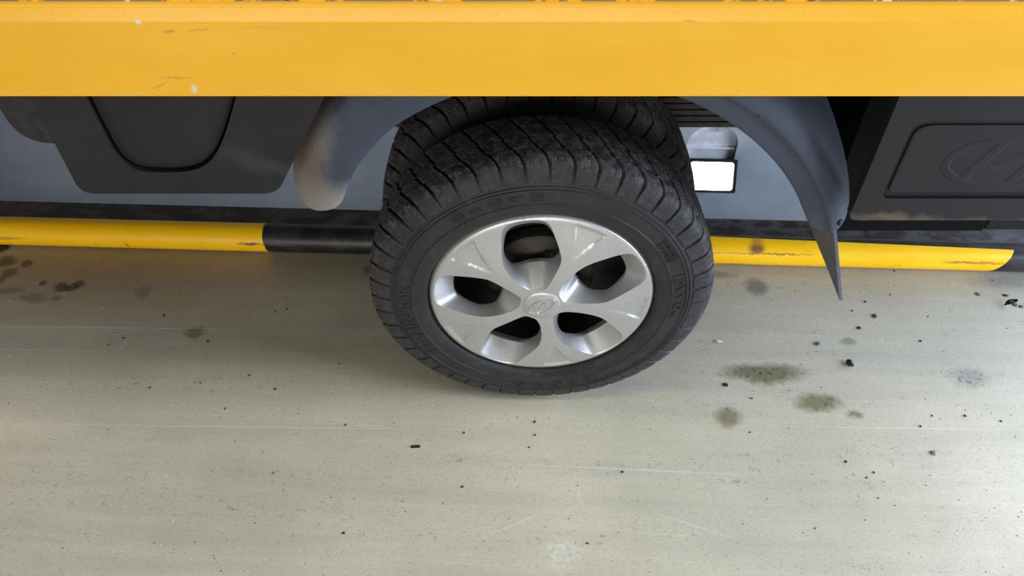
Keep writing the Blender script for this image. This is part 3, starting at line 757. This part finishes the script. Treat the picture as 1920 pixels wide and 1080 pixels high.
link('access_door', me, M_SKIRT, skirt, 40)
tp('skirt_backing', plate([(-.56, .80), (-.545, .585), (-.35, .585), (-.29, .80)], [], SY+.05, .01), M_CHASSIS, skirt)
# ---- box cover with embossed panel on the right
cv = rounded([(.485, .80), (.485, .5125), (1.9, .5125), (1.9, .80)], [0, .014, .014, 0], 6)
pa = rounded([(.5185, .6838), (.5185, .5535), (.816, .5535), (.816, .6838)], [.024, .010, .010, .024], 6)
cover = tp('box_cover', plate(cv, [pa], SY, .014), M_COVER); bev(cover, .004, 3, 50)
pb = [(.667+(x-.667)*.955, .6186+(z-.6186)*.86) for x, z in pa]
pg = [(.667+(x-.667)*1.02, .6186+(z-.6186)*1.04) for x, z in pa]
tp('panel_groove', plate(pg, [], SY+.006, .007), M_COVER, cover)
pc = [(.667+(x-.667)*.93, .6186+(z-.6186)*.80) for x, z in pa]
n_ = len(pb); V = [(x, SY+.0062, z) for x, z in pb]+[(x, SY+.0022, z) for x, z in pb]+[(x, SY+.0018, z) for x, z in pc]
F = [(i, (i+1) % n_, (i+1) % n_+n_, i+n_) for i in range(n_)]+[(i+n_, (i+1) % n_+n_, (i+1) % n_+2*n_, i+2*n_) for i in range(n_)]+[tuple(range(2*n_, 3*n_))]
bev(tp('embossed_panel', (V, F), M_COVER, cover), .0015, 2, 40)
emblem(.083, .0385, 0, .013, .0009, lambda u, v, h: (.669+u, SY+.0020-h, .6155+v), 'embossed_emblem', M_COVER, cover)
tp('cover_return', box(.545, 1.88, SY+.03, SY+.05, .53, .80), M_CHASSIS, cover)
tp('battery_box', box(.562, .86, 1.05, 1.225, .302, .80), M_CHASSIS); tp('hydraulic_tank', box(.864, 1.6, 1.05, 1.225, .305, .80), M_CHASSIS2)
# tank ahead of the skirt
tk = rounded([(-.94, .80), (-.925, .387), (-.62, .387), (-.62, .80)], [0, .062, .03, 0], 8)
bev(tp('underbody_tank', plate(tk, [], 1.2, .32), M_TANK), .012, 3, 40)

# ------------------------------------------------------------------ crumbs and grit on the floor
def lump(name, seed, sx, sy, sz, sub=2, mat=M_CRUMB, jag=.28):
    rnd = random.Random(seed); bm = bmesh.new(); bmesh.ops.create_icosphere(bm, subdivisions=sub, radius=1)
    for v in bm.verts:
        v.co *= 1+rnd.uniform(-jag, jag); v.co.z = max(v.co.z, -.6)
        v.co = Vector((v.co.x*sx, v.co.y*sy, (v.co.z+.6)*sz))
    me = bpy.data.meshes.new(name); bm.to_mesh(me); bm.free(); me.materials.append(mat)
    return me
def crumb(name, px, py, wpx, hpx, rot, label, cat, mat=M_CRUMB, group=None, flat=.5, me=None):
    x, y = on_floor(px, py); s = 1450/1.62
    me = me or lump(name, int(px*7+py), wpx/2/s, hpx/2/s/.72, min(wpx, hpx)/2/s*flat, 2, mat)
    o = link(name, me); o.location = (x, y, .0003); o.rotation_euler = (0, 0, R(rot))
    return tag(o, label, cat, group)
# curled leaf scrap at the right edge
def leaf_scrap():
    V, F = [], []; n_ = 14
    for i in range(n_+1):
        t = i/n_; w = .0062*math.sin(math.pi*min(.97, max(.06, t)))**.7
        x = .013*math.cos(2.6*t)-.004; z = .0155*t+.003*math.sin(5*t)+.0004
        for k in (-1, -.3, .3, 1): V.append((x, w*k+.004*t, z+.002*k*k))
    for i in range(n_):
        for k in range(3): F.append((i*4+k, i*4+k+1, i*4+k+5, i*4+k+4))
    me = mesh('leaf_scrap', V, F); return me
x, y = on_floor(1890, 571); o = link('leaf_scrap', leaf_scrap(), M_CRUMB, None, 180); o.location = (x, y, 0); o.rotation_euler = (0, 0, R(200))
s = o.modifiers.new('solid', 'SOLIDIFY'); s.thickness = .0008
tag(o, 'curled black leaf scrap standing up from the floor at the right edge', 'leaf')
crumb('leaf_scrap', 1885, 554, 11, 5, -15, 'flat dark leaf bit just behind the curled black leaf', 'leaf', flat=.2)
crumb('leaf_scrap', 1904, 572, 9, 8, 40, 'forked slate leaf bit right of the curled black leaf', 'leaf', M_CRUMB2, flat=.3)
crumb('leaf_scrap', 1915, 575, 9, 6, -45, 'slate leaf bit farthest right on the floor by the curled leaf', 'leaf', M_CRUMB2, flat=.3)
crumb('leaf_scrap', 1833, 552, 10, 6, -50, 'oval slate grey leaf bit lying left of the curled black leaf', 'leaf', M_CRUMB2, flat=.2)
crumb('pebble', 1593, 683, 10, 11, 20, 'round black pebble alone between the olive oil stains', 'pebble', flat=1.0)
crumb('rubber_crumb', 1640, 593, 9, 7, 10, 'slate grey crumb on bright floor below the mud flap', 'crumb', M_CRUMB2)
crumb('rubber_crumb', 1611, 615, 8, 5, 0, 'black crumb just left below the slate crumb near the mud flap', 'crumb')
crumb('rubber_crumb', 1533, 645, 10, 6, 5, 'slate oval crumb left of the small pale olive stain', 'crumb', M_CRUMB2)
crumb('rubber_crumb', 1360, 722, 10, 5, -20, 'black oblong crumb at the left foot of the longest olive stain', 'crumb')
crumb('pale_chip', 1347, 640, 6, 9, 80, 'pale stone chip right beside the wheel', 'chip', M_PALE)
crumb('rubber_crumb', 1749, 850, 9, 6, 0, 'largest slate crumb on bright floor at lower right', 'crumb', M_CRUMB2)
# blunt pencil-shaped plastic piece
pr_ = [(-.0085, .0012), (-.005, .0028), (.0085, .0028), (.0085, 0), (-.0085, 0)]
V = [(a, -.0026, b_) for a, b_ in pr_]+[(a, .0026, b_) for a, b_ in pr_]
F = [(0, 1, 2, 3, 4), (9, 8, 7, 6, 5)]+[(i, (i+1) % 5, (i+1) % 5+5, i+5) for i in range(5)]
x, y = on_floor(779, 838); o = bev(link('plastic_fragment', mesh('plastic_fragment', V, F), M_CRUMB), .0006); o.location = (x, y, 0); o.rotation_euler = (0, 0, R(2))
tag(o, 'short black pointed plastic fragment lying on open concrete below the wheel', 'fragment')
L = [(1740, 594), (1622, 566), (1598, 583), (1669, 553), (1726, 640), (1877, 790), (1406, 811), (1809, 780), (1748, 780), (1410, 747), (1861, 526), (867, 913), (648, 797), (512, 887),
     (1002, 791), (1003, 816), (992, 839), (1167, 885), (1638, 886), (1625, 896), (1647, 934), (1726, 800), (1101, 1019), (1528, 991), (1586, 866), (281, 727), (376, 718), (516, 730), (468, 704),
     (422, 766), (636, 682), (390, 640), (204, 647), (516, 585), (308, 592), (232, 634), (539, 580), (644, 1000), (870, 812), (1677, 508)]
gm = [lump('black_crumb', 900+i, .0034, .0026, .0015, 1, M_CRUMB) for i in range(5)]
for i, (px_, py_) in enumerate(L):
    x, y = on_floor(px_, py_); o = link('black_crumb', gm[i % 5]); o.location = (x, y, .0002); o.rotation_euler = (0, 0, i*1.7)
    k = .55+.45*((i*37) % 10)/10; o.scale = (k, k, k)
    tag(o, 'tiny black crumb, one of those strewn over the concrete', 'crumb', 'tiny black crumbs strewn over the floor')
rnd = random.Random(3); V, F, MI = [], [], []
for mi, n, smin, smax, right in ((0, 2600, .0006, .0012, .45), (1, 1150, .0006, .0012, 0.)):
    while n:
        x, y = rnd.uniform(-1.6, 1.6), rnd.uniform(.3, 1.3)
        if rnd.random() < right*(.5-x/2.4): continue
        if y > 1.23-.037*x or (-.12 < x < .22 and y > .86): continue
        k = len(V); s_ = rnd.uniform(smin, smax)*rnd.choice((.7, .8, 1, 1, 1.5)); a = rnd.uniform(0, 6.3)
        for j in range(4): V.append((x+s_*rnd.uniform(.6, 1.2)*math.cos(a+j*1.57), y+s_*rnd.uniform(.5, .9)*math.sin(a+j*1.57), .0001))
        V.append((x, y, s_*.9)); F += [(k, k+1, k+4), (k+1, k+2, k+4), (k+2, k+3, k+4), (k+3, k, k+4)]; MI += [mi]*4
        n -= 1
me = mesh('floor_grit', V, F); me.materials.append(M_CRUMB); me.materials.append(M_PALE); me.polygons.foreach_set('material_index', MI)
o = link('floor_grit', me); o['kind'] = 'stuff'; tag(o, 'fine dark and pale grit scattered over the concrete floor', 'grit')
